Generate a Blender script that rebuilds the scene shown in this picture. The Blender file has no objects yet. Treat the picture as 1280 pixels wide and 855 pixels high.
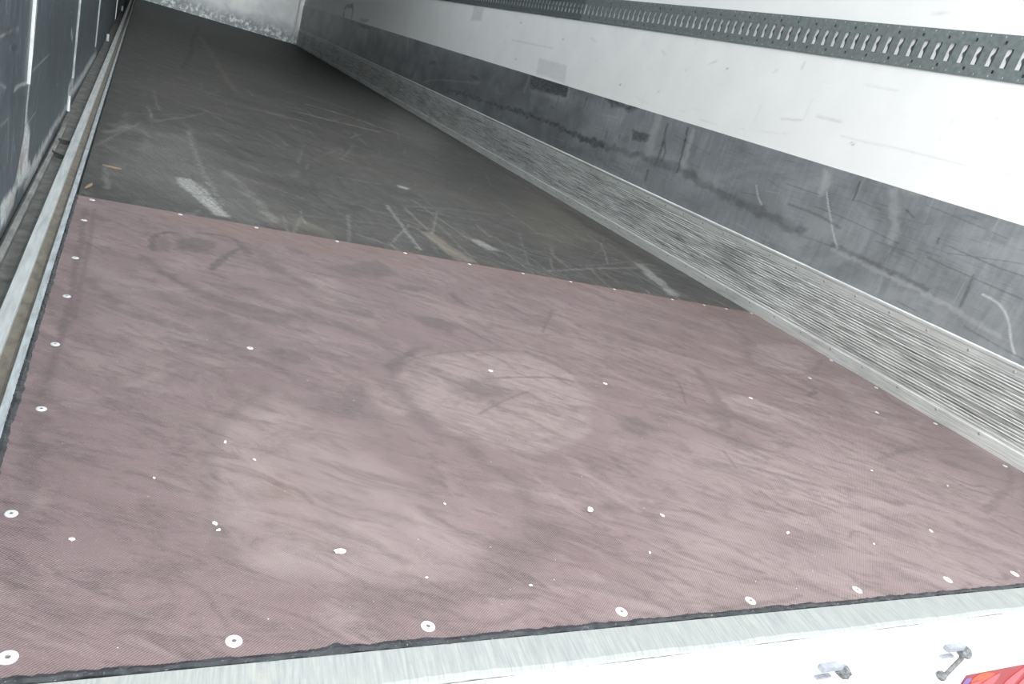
import bpy, bmesh, math, random
import numpy as np
from mathutils import Matrix, Vector

SC = bpy.context.scene
COL = SC.collection

# ------------------------------------------------------------------ camera, sky, exposure
cam_data = bpy.data.cameras.new('camera')
cam_data.sensor_width = 36.0
cam_data.lens = 930.667 / 1280.0 * 36.0
cam_data.clip_start = 0.02
cam = bpy.data.objects.new('camera', cam_data)
COL.objects.link(cam)
cam.matrix_world = Matrix(((0.870792, -0.105537, -0.480192, 0.092363),
                           (-0.398453, 0.420681, -0.815023, -0.581599),
                           (0.288023, 0.901049, 0.324274, 0.603122),
                           (0, 0, 0, 1)))
SC.camera = cam
SC.view_settings.view_transform = 'Standard'
SC.view_settings.look = 'None'
SC.view_settings.gamma = 1.0
SC.view_settings.use_curve_mapping = False
SC.view_settings.exposure = 0.0

SKY = 5.0
world = bpy.data.worlds.new('overcast_sky')
SC.world = world
world.use_nodes = True
wn = world.node_tree
wn.nodes.clear()
wo = wn.nodes.new('ShaderNodeOutputWorld')
wb = wn.nodes.new('ShaderNodeBackground')
wr = wn.nodes.new('ShaderNodeValToRGB')
wx = wn.nodes.new('ShaderNodeSeparateXYZ')
wc = wn.nodes.new('ShaderNodeTexCoord')
# overcast sky, brightest around the veiled sun behind and to the left of the open end
wd = wn.nodes.new('ShaderNodeVectorMath'); wd.operation = 'DOT_PRODUCT'
wd.inputs[1].default_value = Vector((-.50, -.80, .36)).normalized()
wm = wn.nodes.new('ShaderNodeMapRange')
wm.inputs[1].default_value = -.2; wm.inputs[2].default_value = 1.0
wr.color_ramp.elements[0].position = 0.0
wr.color_ramp.elements[0].color = (0.60, 0.63, 0.66, 1)
wr.color_ramp.elements[1].position = 1.0
wr.color_ramp.elements[1].color = (1.0, 1.0, 0.98, 1)
e = wr.color_ramp.elements.new(.5); e.color = (0.70, 0.73, 0.75, 1)
wb.inputs['Strength'].default_value = SKY
wn.links.new(wc.outputs['Generated'], wd.inputs[0])
wn.links.new(wd.outputs['Value'], wm.inputs[0])
wn.links.new(wm.outputs[0], wr.inputs[0])
wn.links.new(wr.outputs[0], wb.inputs['Color'])
wn.links.new(wb.outputs[0], wo.inputs['Surface'])

W = 2.42          # clear floor width between the rails
MAT_END = 1.582   # far edge of the new sheet
LEN = 13.2        # front wall
REAR = -0.06

# ------------------------------------------------------------------ helpers
def link_mesh(name, me, material=None, parent=None, smooth=False):
    o = bpy.data.objects.new(name, me)
    COL.objects.link(o)
    if material is not None: me.materials.append(material)
    if parent is not None: o.parent = parent
    if smooth:
        me.polygons.foreach_set('use_smooth', np.ones(len(me.polygons), dtype=bool))
    return o

def mesh_py(name, verts, faces, material=None, parent=None, smooth=False):
    me = bpy.data.meshes.new(name)
    me.from_pydata([tuple(v) for v in verts], [], faces)
    me.update()
    return link_mesh(name, me, material, parent, smooth)

def from_bm(name, bm, material=None, parent=None, smooth=False):
    me = bpy.data.meshes.new(name)
    bmesh.ops.recalc_face_normals(bm, faces=bm.faces)
    bm.to_mesh(me); bm.free()
    return link_mesh(name, me, material, parent, smooth)

def bm_box(bm, x0, x1, y0, y1, z0, z1, bevel=0.0):
    vs = [bm.verts.new(p) for p in ((x0,y0,z0),(x1,y0,z0),(x1,y1,z0),(x0,y1,z0),(x0,y0,z1),(x1,y0,z1),(x1,y1,z1),(x0,y1,z1))]
    fs = [bm.faces.new([vs[i] for i in q]) for q in ((3,2,1,0),(4,5,6,7),(0,1,5,4),(1,2,6,5),(2,3,7,6),(3,0,4,7))]
    if bevel > 0:
        es = list({e for f in fs for e in f.edges})
        bmesh.ops.bevel(bm, geom=es, offset=bevel, segments=2, affect='EDGES', profile=0.7)

def box(name, x0, x1, y0, y1, z0, z1, material, parent=None, bevel=0.0):
    bm = bmesh.new(); bm_box(bm, x0, x1, y0, y1, z0, z1, bevel)
    return from_bm(name, bm, material, parent)

def extrude_y(name, prof, y0, y1, material, parent=None, closed=True):
    """closed (x,z) outline swept along the trailer"""
    n = len(prof)
    v = [(x, y0, z) for x, z in prof] + [(x, y1, z) for x, z in prof]
    f = [(i, (i+1) % n, n+(i+1) % n, n+i) for i in range(n if closed else n-1)]
    if closed: f += [tuple(range(n))[::-1], tuple(range(n, 2*n))]
    bm = bmesh.new()
    bv = [bm.verts.new(p) for p in v]
    for q in f: bm.faces.new([bv[i] for i in q])
    return from_bm(name, bm, material, parent)

def empty(name, loc):
    o = bpy.data.objects.new(name, None)
    COL.objects.link(o); o.location = loc; o.empty_display_size = 0.05
    return o

def keep(o, parent):
    """parent built in world coordinates, so take the parent's place off again"""
    o.parent = parent
    o.matrix_parent_inverse = Matrix.Translation(-Vector(parent.location))
    return o

def tag(o, label=None, cat=None, group=None, kind=None):
    if label: o['label'] = label
    if cat: o['category'] = cat
    if group: o['group'] = group
    if kind: o['kind'] = kind
    return o

def structure(o):
    o['kind'] = 'structure'
    return o

# ------------------------------------------------------------------ worn marks, plus painted sheen and dimming: polylines and outlines in each surface's own metres
# (surface, L line or P patch, channel 0 pale scuff and sheen 1 dark smear and dimming 2 tan dirt, strength, width, points)
STROKES = [
 ('mat','P',0,0.5,0.05,[(0.340,0.572),(0.297,0.525),(0.251,0.423),(0.238,0.329),(0.242,0.239),(0.262,0.161),(0.296,0.110),(0.372,0.091),(0.489,0.104),(0.575,0.147),(0.578,0.218),(0.502,0.297),(0.440,0.403),(0.394,0.498)]),
 ('mat','L',1,0.27,0.02,[(0.349,0.594),(0.281,0.485),(0.245,0.390),(0.235,0.310),(0.238,0.231),(0.251,0.169)]),
 ('mat','P',0,0.6,0.02,[(0.612,0.687),(0.664,0.764),(0.826,0.840),(1.001,0.867),(1.068,0.772),(1.051,0.626),(0.964,0.493),(0.803,0.401),(0.729,0.423),(0.644,0.473),(0.610,0.564)]),
 ('mat','L',1,0.4725,0.006,[(0.612,0.687),(0.664,0.764),(0.828,0.845),(1.004,0.872),(1.076,0.778)]),
 ('mat','L',1,0.6075,0.007,[(0.800,0.700),(0.934,0.732),(1.024,0.740),(1.053,0.729)]),
 ('mat','L',1,0.54,0.006,[(0.736,0.543),(0.812,0.604),(0.898,0.658)]),
 ('mat','L',1,0.4725,0.006,[(0.806,0.923),(0.861,0.848),(0.898,0.814),(0.913,0.775)]),
 ('mat','P',1,0.405,0.03,[(0.713,0.664),(0.828,0.720),(0.856,0.652),(0.784,0.574),(0.699,0.579)]),
 ('mat','L',1,0.3375,0.035,[(0.586,0.610),(0.603,0.536),(0.635,0.448),(0.706,0.323),(0.710,0.253)]),
 ('mat','P',1,0.81,0.015,[(0.591,0.730),(0.662,0.810),(0.728,0.842),(0.664,0.775),(0.609,0.680),(0.592,0.670)]),
 ('mat','P',0,0.4,0.015,[(0.521,0.600),(0.557,0.621),(0.589,0.595),(0.603,0.536),(0.565,0.512),(0.533,0.556)]),
 ('mat','P',1,0.54,0.03,[(0.425,0.556),(0.491,0.601),(0.525,0.555),(0.547,0.501),(0.492,0.482),(0.435,0.502)]),
 ('mat','P',0,0.45,0.02,[(1.991,1.158),(2.351,1.245),(2.337,1.127),(2.104,0.982),(1.911,0.973),(1.922,1.050)]),
 ('mat','L',1,0.405,0.012,[(1.870,0.948),(2.005,0.941),(2.158,0.992),(2.350,1.123)]),
 ('mat','L',1,0.405,0.035,[(2.110,1.428),(2.075,1.272),(1.985,1.118),(1.856,0.990)]),
 ('mat','P',0,0.5,0.015,[(1.511,0.726),(1.635,0.744),(1.731,0.647),(1.589,0.599),(1.496,0.657)]),
 ('mat','L',1,0.405,0.02,[(1.482,0.705),(1.476,0.603),(1.568,0.555)]),
 ('mat','P',0,0.35,0.05,[(2.237,0.977),(2.377,0.955),(2.259,0.762),(2.082,0.517),(1.968,0.591),(2.034,0.734)]),
 ('mat','L',1,0.4725,0.02,[(2.480,1.022),(2.351,0.827),(2.373,0.726),(2.420,0.657)]),
 ('mat','L',1,0.4725,0.012,[(1.815,0.443),(2.082,0.517),(2.346,0.513)]),
 ('mat','L',1,0.405,0.014,[(1.926,0.228),(2.210,0.330),(2.347,0.410)]),
 ('mat','L',1,1.08,0.012,[(0.926,1.235),(0.928,1.182),(0.946,1.160)]),
 ('mat','L',1,0.81,0.008,[(0.937,1.251),(0.943,1.170)]),
 ('mat','P',1,0.7425,0.012,[(0.742,1.024),(0.819,1.033),(0.864,0.986),(0.818,0.945),(0.759,0.966)]),
 ('mat','L',1,0.81,0.009,[(0.859,1.010),(0.885,0.963),(0.916,0.919)]),
 ('mat','L',1,0.675,0.009,[(1.257,1.227),(1.186,1.122),(1.125,1.033)]),
 ('mat','L',1,0.4725,0.009,[(1.226,1.117),(1.212,1.141)]),
 ('mat','P',1,0.675,0.02,[(0.582,1.297),(0.765,1.448),(0.801,1.342),(0.747,1.294),(0.626,1.249)]),
 ('mat','P',1,0.6075,0.015,[(0.758,1.249),(0.867,1.261),(0.867,1.225),(0.768,1.205)]),
 ('mat','P',1,0.405,0.03,[(1.074,1.127),(1.212,1.141),(1.208,1.084),(1.065,1.054)]),
 ('mat','L',1,1.08,0.011,[(0.175,1.232),(0.171,1.277),(0.176,1.329),(0.189,1.368),(0.204,1.387),(0.228,1.391)]),
 ('mat','P',1,0.8775,0.014,[(0.221,1.335),(0.261,1.377),(0.315,1.370),(0.310,1.295),(0.281,1.257),(0.224,1.263)]),
 ('mat','P',1,0.675,0.014,[(0.179,1.311),(0.202,1.350),(0.211,1.293),(0.202,1.234),(0.181,1.224)]),
 ('mat','L',1,0.8775,0.011,[(0.282,1.422),(0.333,1.434),(0.368,1.417),(0.383,1.368),(0.394,1.313)]),
 ('mat','P',1,0.945,0.008,[(0.368,1.417),(0.383,1.405),(0.407,1.313),(0.378,1.311)]),
 ('mat','L',1,1.0125,0.013,[(0.376,1.348),(0.333,1.262),(0.293,1.157)]),
 ('mat','P',1,0.54,0.014,[(0.146,1.349),(0.172,1.371),(0.172,1.333),(0.151,1.315)]),
 ('mat','L',1,0.675,0.01,[(0.024,1.468),(0.032,1.072),(0.034,0.858),(0.033,0.688)]),
 ('mat','L',1,0.54,0.008,[(0.042,1.481),(0.046,1.238),(0.046,1.031),(0.046,0.789)]),
 ('mat','L',1,0.6075,0.009,[(0.032,0.681),(0.030,0.580),(0.025,0.512)]),
 ('mat','L',1,0.405,0.02,[(0.029,0.574),(0.030,0.375),(0.029,0.241)]),
 ('mat','P',0,0.3,0.04,[(0.051,1.132),(0.111,1.036),(0.184,0.889),(0.248,0.741),(0.182,0.692),(0.068,0.796)]),
 ('mat','L',1,0.54,0.02,[(0.063,0.993),(0.095,0.899),(0.130,0.844),(0.183,0.831)]),
 ('mat','L',1,0.675,0.022,[(0.157,1.162),(0.190,1.094),(0.252,0.995),(0.360,0.948),(0.433,0.923)]),
 ('mat','L',1,0.54,0.03,[(0.424,1.254),(0.473,1.190),(0.566,1.066),(0.626,0.988)]),
 ('mat','L',1,0.4725,0.03,[(0.348,1.060),(0.440,0.975),(0.549,0.897),(0.623,0.833)]),
 ('mat','P',1,0.54,0.02,[(0.367,0.734),(0.430,0.756),(0.449,0.711),(0.380,0.670)]),
 ('mat','P',1,0.4725,0.04,[(0.241,0.888),(0.332,0.896),(0.364,0.769),(0.273,0.713)]),
 ('mat','P',0,0.3,0.03,[(0.520,1.181),(0.597,1.213),(0.609,1.081),(0.520,1.025)]),
 ('mat','P',0,0.3,0.03,[(0.196,1.175),(0.256,1.221),(0.242,1.092),(0.210,1.078)]),
 ('mat','L',1,0.405,0.02,[(0.029,0.132),(0.060,0.096),(0.102,0.079),(0.174,0.059)]),
 ('mat','L',1,0.4725,0.006,[(0.878,0.004),(0.952,0.009),(1.029,0.010),(1.081,0.018)]),
 ('mat','L',1,0.405,0.05,[(0.417,0.074),(0.503,0.081),(0.613,0.120),(0.703,0.197)]),
 ('mat','P',1,0.6075,0.015,[(1.065,0.551),(1.140,0.584),(1.159,0.524),(1.095,0.486),(1.058,0.508)]),
 ('mat','L',1,0.4725,0.02,[(1.565,0.894),(1.507,0.752),(1.435,0.618),(1.365,0.536)]),
 ('mat','L',1,0.6075,0.006,[(1.416,0.851),(1.414,0.781),(1.349,0.666)]),
 ('mat','P',1,0.405,0.02,[(1.338,0.533),(1.435,0.542),(1.420,0.471),(1.325,0.448)]),
 ('mat','L',1,0.54,0.007,[(1.287,0.446),(1.267,0.383)]),
 ('mat','P',1,0.405,0.03,[(0.826,0.268),(0.876,0.269),(0.871,0.235),(0.824,0.225)]),
 ('mat','L',1,0.4725,0.008,[(0.962,0.405),(0.958,0.370),(0.968,0.357)]),
 ('mat','P',0,0.35,0.05,[(0.744,0.070),(0.908,0.112),(1.260,0.233),(1.275,0.183),(0.930,0.039),(0.754,0.022)]),
 ('mat','P',1,0.81,0.006,[(1.919,0.796),(1.998,0.843),(2.006,0.824),(1.917,0.781)]),
 ('mat','P',1,1.08,0.006,[(0.040,0.144),(0.043,0.145),(0.044,0.141),(0.041,0.140)]),
 ('mat','L',2,0.75,0.04,[(0.221,1.527),(0.438,1.550),(0.670,1.561),(1.109,1.565),(1.687,1.555),(2.381,1.543)]),
 ('mat','L',2,0.6,0.05,[(0.367,1.472),(0.538,1.474),(0.724,1.477),(0.885,1.433)]),
 ('mat','L',2,0.3,0.05,[(1.110,1.461),(1.607,1.457),(2.110,1.428)]),
 ('mat','P',2,0.35,0.05,[(0.321,0.332),(0.363,0.313),(0.339,0.205),(0.314,0.239)]),
 ('ply','P',0,0.95,0.012,[(0.241,1.997),(0.291,2.009),(0.324,1.913),(0.377,1.629),(0.334,1.633),(0.283,1.813),(0.254,1.885)]),
 ('ply','P',2,0.8,0.012,[(1.046,1.894),(1.096,1.905),(1.157,1.619),(1.081,1.575),(1.061,1.730)]),
 ('ply','P',0,0.22,0.2,[(0.094,2.638),(0.391,2.845),(0.499,1.770),(0.401,1.604),(0.153,1.738)]),
 ('ply','L',0,0.4,0.012,[(1.008,2.217),(0.966,1.647)]),
 ('ply','L',2,0.6,0.012,[(1.087,2.227),(1.092,1.873)]),
 ('ply','L',0,0.35,0.02,[(0.313,2.834),(0.329,2.263),(0.365,1.765)]),
 ('ply','L',0,0.3,0.03,[(0.420,2.226),(0.462,1.983),(0.500,1.684)]),
 ('ply','L',2,0.35,0.04,[(0.673,8.750),(0.662,5.848),(0.671,4.510)]),
 ('ply','L',1,1,0.022,[(0.764,10.648),(0.572,8.108),(0.488,6.542),(0.367,5.158)]),
 ('ply','L',0,0.4,0.03,[(1.165,4.938),(1.467,4.826),(1.750,4.562)]),
 ('ply','L',0,0.35,0.03,[(1.014,4.378),(1.259,4.381),(1.574,4.427)]),
 ('ply','L',0,0.3,0.03,[(1.086,5.446),(1.356,5.437),(1.575,5.294)]),
 ('ply','L',2,0.35,0.04,[(0.743,4.026),(0.899,4.013),(1.066,4.035)]),
 ('ply','L',2,0.35,0.03,[(0.242,4.103),(0.388,4.159),(0.511,4.227)]),
 ('ply','P',0,0.5,0.02,[(2.136,2.072),(2.180,2.049),(2.077,1.643),(2.018,1.630),(2.071,1.898)]),
 ('ply','L',0,0.35,0.009,[(2.142,2.053),(2.277,2.094),(2.299,1.945)]),
 ('ply','P',0,0.9,0.01,[(1.184,2.679),(1.243,2.669),(1.216,2.619),(1.182,2.634)]),
 ('ply','P',0,0.55,0.02,[(1.257,1.919),(1.304,1.935),(1.345,1.824),(1.282,1.801)]),
 ('ply','P',1,0.7,0.025,[(0.798,2.088),(0.860,2.112),(0.897,2.052),(0.822,2.010)]),
 ('ply','P',2,0.25,0.25,[(2.341,3.768),(2.418,3.337),(2.068,2.126),(1.736,2.066),(1.808,2.732)]),
 ('ply','P',2,0.35,0.1,[(0.547,1.849),(0.694,1.678),(0.657,1.592),(0.480,1.714)]),
 ('ply','L',1,0.5,0.06,[(2.206,12.263),(2.326,8.573),(2.373,6.162),(2.325,3.861),(2.272,2.525),(2.302,1.818)]),
 ('ply','L',1,0.4,0.05,[(-0.010,4.099),(0.006,2.375),(0.023,1.636)]),
 ('ply','P',1,0.4,0.1,[(1.870,3.878),(2.167,3.517),(1.678,2.641),(1.432,2.901)]),
 ('ply','P',0,0.15,0.15,[(2.484,7.070),(2.172,4.717),(1.824,4.065),(1.707,5.065)]),
 ('ply','L',0,0.3,0.03,[(0.034,2.481),(0.107,2.688),(0.177,2.552)]),
 ('ply','L',0,0.35,0.012,[(0.042,1.983),(0.058,1.797),(0.060,1.708)]),
 ('kick','P',1,0.75,0.012,[(4.222,0.642),(3.661,0.644),(3.642,0.569),(4.168,0.548)]),
 ('kick','P',1,0.6,0.01,[(4.203,0.633),(3.936,0.637),(3.944,0.615),(4.179,0.599)]),
 ('kick','P',0,0.45,0.02,[(4.153,0.545),(3.639,0.565),(3.654,0.538),(4.125,0.522)]),
 ('kick','L',0,0.4,0.03,[(4.239,0.629),(4.236,0.533)]),
 ('kick','L',0,0.4,0.02,[(3.661,0.644),(3.633,0.571)]),
 ('kick','P',1,0.75,0.02,[(3.233,0.636),(2.860,0.634),(2.908,0.609),(3.123,0.604)]),
 ('kick','P',1,0.6,0.01,[(2.851,0.521),(2.684,0.524),(2.691,0.489),(2.820,0.472)]),
 ('kick','P',1,0.5,0.02,[(3.816,0.497),(3.718,0.503),(3.725,0.482),(3.800,0.474)]),
 ('kick','L',1,0.7,0.03,[(5.666,0.329),(4.940,0.354),(4.343,0.379),(3.826,0.393),(3.381,0.383),(3.071,0.389)]),
 ('kick','L',1,0.4,0.03,[(3.071,0.389),(2.487,0.419),(2.032,0.397),(1.518,0.372)]),
 ('kick','L',1,0.75,0.01,[(2.413,0.614),(2.389,0.532),(2.373,0.410)]),
 ('kick','L',1,0.6,0.009,[(2.574,0.602),(2.561,0.536),(2.514,0.473),(2.521,0.428)]),
 ('kick','L',0,0.4,0.05,[(2.675,0.604),(2.635,0.447)]),
 ('kick','L',0,0.4,0.035,[(2.367,0.601),(2.340,0.453)]),
 ('kick','L',0,1,0.0055,[(1.478,0.544),(1.434,0.487),(1.374,0.417),(1.327,0.370)]),
 ('kick','L',1,0.5,0.003,[(1.468,0.540),(1.427,0.489)]),
 ('kick','L',0,1,0.0055,[(0.760,0.411),(0.703,0.402),(0.656,0.370),(0.614,0.311),(0.593,0.290)]),
 ('kick','L',0,0.9,0.0055,[(1.838,0.476),(1.806,0.439),(1.766,0.412)]),
 ('kick','L',0,0.3,0.012,[(1.344,0.358),(1.083,0.350),(0.856,0.339),(0.654,0.319)]),
 ('kick','L',1,0.35,0.012,[(1.354,0.376),(1.092,0.367),(0.928,0.361)]),
 ('kick','L',1,0.35,0.008,[(1.633,0.453),(1.481,0.454),(1.351,0.440)]),
 ('kick','L',1,0.8,0.004,[(0.974,0.506),(0.976,0.521)]),
 ('kick','L',1,0.6,0.006,[(1.351,0.547),(1.357,0.612)]),
 ('kick','L',1,0.5,0.004,[(1.133,0.573),(1.092,0.557)]),
 ('kick','L',0,0.5,0.03,[(1.516,0.603),(1.496,0.539)]),
 ('kick','L',0,0.35,0.03,[(1.198,0.618),(1.130,0.465)]),
 ('kick','P',0,0.4,0.02,[(1.224,0.634),(1.109,0.633),(1.133,0.619),(1.216,0.619)]),
 ('kick','P',1,0.35,0.03,[(0.866,0.591),(0.759,0.587),(0.760,0.574),(0.845,0.577)]),
 ('kick','L',0,0.45,0.012,[(6.359,0.295),(6.015,0.363),(5.443,0.425),(5.026,0.469)]),
 ('kick','P',1,0.8,0.02,[(6.261,0.323),(5.833,0.407),(5.192,0.459),(5.960,0.377)]),
 ('kick','P',1,0.9,0.02,[(5.297,0.501),(5.163,0.512),(5.032,0.498),(5.205,0.476)]),
 ('kick','P',1,0.7,0.02,[(6.313,0.502),(6.117,0.517),(6.107,0.476),(6.297,0.454)]),
 ('kick','P',1,0.8,0.02,[(9.368,0.623),(8.669,0.617),(8.566,0.589),(9.118,0.584)]),
 ('kick','L',1,0.6,0.03,[(8.813,0.479),(8.831,0.413)]),
 ('kick','P',1,0.5,0.12,[(7.740,0.304),(5.699,0.371),(4.297,0.315),(2.978,0.328),(4.243,0.241),(6.512,0.238)]),
 ('kick','L',0,0.35,0.04,[(8.344,0.589),(8.300,0.461)]),
 ('kick','L',0,0.3,0.05,[(7.107,0.625),(7.025,0.463)]),
 ('wall','P',1,0.28,0.01,[(4.173,0.752),(3.764,0.747),(3.730,0.649),(4.140,0.652)]),
 ('wall','P',1,0.35,0.01,[(5.573,1.005),(5.361,1.004),(5.341,0.909),(5.566,0.901)]),
 ('wall','P',0,0.5,0.01,[(5.592,0.886),(5.349,0.897),(5.355,0.836),(5.586,0.830)]),
 ('wall','L',1,0.9,0.04,[(10.091,0.604),(10.169,0.731),(9.942,0.793),(9.695,0.776),(9.655,0.643)]),
 ('wall','L',1,0.6,0.03,[(9.202,0.672),(8.804,0.680)]),
 ('wall','L',1,0.9,0.006,[(4.531,0.697),(4.517,0.707)]),
 ('wall','L',1,0.9,0.006,[(4.609,0.942),(4.595,0.951)]),
 ('wall','L',1,0.9,0.006,[(3.925,0.887),(3.914,0.895)]),
 ('wall','L',1,0.9,0.006,[(3.117,0.714),(3.109,0.722)]),
 ('wall','L',1,0.9,0.006,[(2.738,0.739),(2.732,0.746)]),
 ('wall','L',1,0.9,0.006,[(4.090,1.012),(4.078,1.020)]),
 ('wall','L',1,0.9,0.006,[(4.140,1.034),(4.128,1.042)]),
 ('wall','L',1,0.9,0.006,[(3.518,1.012),(3.509,1.020)]),
 ('wall','L',1,0.9,0.006,[(1.474,0.731),(1.471,0.736)]),
 ('wall','L',1,0.9,0.006,[(1.455,0.732),(1.453,0.737)]),
 ('wall','L',1,0.9,0.006,[(2.292,0.903),(2.287,0.909)]),
 ('wall','L',1,0.28,0.007,[(2.837,0.930),(2.782,0.912)]),
 ('wall','L',1,0.28,0.007,[(3.579,0.931),(3.510,0.914)]),
 ('wall','L',1,0.28,0.007,[(1.994,0.926),(1.979,0.941)]),
 ('wall','L',1,0.28,0.007,[(1.852,0.956),(1.853,0.981)]),
 ('wall','L',1,0.28,0.007,[(2.431,0.909),(2.383,0.929)]),
 ('wall','L',1,0.28,0.007,[(2.579,0.862),(2.572,0.881)]),
 ('wall','L',1,0.28,0.007,[(0.984,0.905),(0.991,0.933)]),
 ('wall','L',1,0.28,0.007,[(0.880,0.765),(0.816,0.764)]),
 ('wall','L',1,0.28,0.007,[(1.677,0.797),(1.554,0.797)]),
 ('wall','L',1,0.28,0.007,[(1.856,0.756),(1.748,0.768)]),
 ('wall','L',1,0.28,0.007,[(4.664,0.822),(4.022,0.829)]),
 ('wall','L',1,0.28,0.007,[(1.385,1.193),(1.343,1.203)]),
 ('wall','L',1,0.2,0.006,[(1.526,0.748),(1.208,0.756),(0.984,0.758)]),
 ('wall','L',1,0.18,0.006,[(1.520,0.941),(1.376,0.939)]),
 ('door','L',0,1,0.008,[(1.544,0.445),(1.538,0.340),(1.513,0.263)]),
 ('door','L',0,0.8,0.028,[(1.513,0.263),(1.498,0.218),(1.502,0.162),(1.489,0.136)]),
 ('door','P',0,0.9,0.015,[(1.506,0.180),(1.591,0.135),(1.604,0.062),(1.714,0.012),(1.468,0.024),(1.396,0.063),(1.455,0.124)]),
 ('door','P',2,0.8,0.02,[(1.485,0.118),(1.539,0.096),(1.490,0.059),(1.414,0.077)]),
 ('door','P',0,0.8,0.02,[(2.895,0.020),(2.849,-0.003),(2.241,0.010),(1.904,-0.006),(1.665,-0.015),(1.563,0.003),(1.703,0.029),(2.128,0.032),(2.560,0.021)]),
 ('door','P',0,0.8,0.02,[(4.761,0.012),(4.743,-0.023),(3.151,0.005),(2.749,0.025),(2.781,0.059),(3.584,0.035),(4.182,0.036)]),
 ('door','L',0,0.5,0.02,[(2.913,0.385),(2.988,0.170),(2.825,0.083)]),
 ('door','L',0,0.7,0.04,[(2.993,0.101),(2.769,0.070)]),
 ('door','L',0,0.5,0.03,[(4.499,0.315),(4.518,0.054)]),
 ('door','P',0,1,0.015,[(1.172,0.064),(1.304,0.056),(1.431,0.045),(1.374,0.007),(1.195,0.006)]),
 ('door','P',2,0.6,0.015,[(1.347,0.039),(1.407,0.041),(1.374,0.007),(1.280,0.008),(1.248,0.030)]),
 ('door','L',0,0.4,0.004,[(1.034,0.407),(1.124,0.407),(1.270,0.404)]),
 ('door','L',1,0.7,0.012,[(1.086,0.408),(1.143,0.407),(1.225,0.406)]),
 ('door','L',1,0.6,0.009,[(1.179,0.372),(1.266,0.368)]),
 ('door','L',1,0.4,0.012,[(1.095,0.431),(1.088,0.404)]),
 ('door','L',0,0.35,0.004,[(1.544,0.285),(1.924,0.286)]),
 ('door','L',0,0.5,0.006,[(1.264,0.283),(1.333,0.283),(1.483,0.268)]),
 ('door','L',0,0.6,0.02,[(2.624,0.290),(2.725,0.263)]),
 ('door','L',0,0.3,0.004,[(1.101,0.240),(1.200,0.237)]),
 ('door','L',0,0.3,0.004,[(1.472,0.167),(1.698,0.166)]),
 ('door','L',0,0.3,0.004,[(1.068,0.322),(1.150,0.304)]),
 ('door','P',1,0.3,0.05,[(1.798,0.395),(2.594,0.346),(2.648,0.149),(1.979,0.164)]),
 ('kick','P',1,0.55,0.35,[(10.074,0.636),(6.855,0.646),(4.526,0.632),(3.368,0.643),(3.531,0.279),(4.838,0.218),(7.671,0.228),(10.176,0.237)]),  # far plate: dirt and the dimming with depth, painted as one dark area
 ('mat','P',0,0.45,0.2,[(1.101,0.449),(1.626,0.541),(2.216,0.294),(1.809,0.065),(1.090,0.026),(0.787,0.051)])]  # pale sheen of the near right corner, painted into the colour


SR = random.Random(21)
def scratches(surface, n, box_, angles, lens, widths, ch, vals, bend=.06):
    for _ in range(n):
        x = SR.uniform(box_[0], box_[1]); y = box_[2]+(box_[3]-box_[2])*SR.random()**1.6
        a = math.radians(SR.choice(angles)+SR.gauss(0, 4 if surface == 'kick' else 8)); ln = SR.uniform(*lens); k = SR.gauss(0, bend)*ln
        c, s = math.cos(a), math.sin(a)
        STROKES.append((surface, 'L', ch, SR.uniform(*vals), SR.uniform(*widths),
                        [(x, y), (x+c*ln/2-s*k, y+s*ln/2+c*k), (x+c*ln, y+s*ln)]))
scratches('ply', 90, (.05, 2.3, 1.6, 5.0), (-92, -75, -110), (.10, .6), (.005, .009), 0, (.10, .32), .015)
scratches('ply', 40, (.05, 2.3, 1.6, 7.0), (-30, 20), (.10, .7), (.006, .014), 0, (.08, .26), .02)
scratches('ply', 50, (.05, 2.3, 1.6, 4.5), (-92, -40, 20), (.05, .3), (.006, .012), 1, (.3, .7))
scratches('ply', 25, (.05, 2.3, 1.6, 4.0), (-92, -40), (.1, .4), (.008, .02), 2, (.2, .5))
scratches('mat', 45, (.1, 2.3, .05, 1.5), (-30, -45, -20), (.03, .16), (.004, .009), 1, (.25, .6), .12)
scratches('mat', 26, (.1, 2.3, .6, 1.5), (-30, -20), (.06, .22), (.012, .03), 1, (.2, .45), .12)
scratches('mat', 25, (.1, 2.3, .05, 1.5), (-30, -60, 20), (.05, .2), (.006, .02), 0, (.15, .4), .12)
scratches('kick', 60, (.0, 6., .28, .62), (0, 2, -2), (.06, .4), (.002, .0035), 1, (.12, .38), .01)
scratches('kick', 35, (.0, 5., .28, .62), (0, 90, 84), (.06, .25), (.003, .005), 0, (.12, .35), .02)
scratches('kick', 16, (.5, 7., .30, .62), (88, 84), (.03, .12), (.004, .012), 1, (.3, .7), .02)
scratches('wall', 30, (.6, 5., .66, 1.0), (0, 4, -5, 90), (.02, .14), (.004, .006), 1, (.05, .15), .02)
scratches('door', 60, (1.0, 4.2, .02, .55), (0, 40, 75, 120), (.03, .14), (.003, .005), 0, (.15, .4), .05)
scratches('door', 20, (1.0, 4.2, .02, .55), (20, 75, 120), (.03, .10), (.004, .008), 1, (.25, .6), .1)

def vnoise(u, v, seed=0):
    iu = np.floor(u).astype(np.int64); iv = np.floor(v).astype(np.int64)
    fu = u - iu; fv = v - iv
    fu = fu*fu*(3-2*fu); fv = fv*fv*(3-2*fv)
    def h(a, b):
        n = (a*374761393 + b*668265263 + seed*1274126177) & 0x7fffffff
        n = ((n ^ (n >> 13)) * 1274126177) & 0x7fffffff
        return ((n ^ (n >> 16)) & 0xffff) / 65535.0
    return (h(iu,iv)*(1-fu)+h(iu+1,iv)*fu)*(1-fv) + (h(iu,iv+1)*(1-fu)+h(iu+1,iv+1)*fu)*fv

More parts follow.
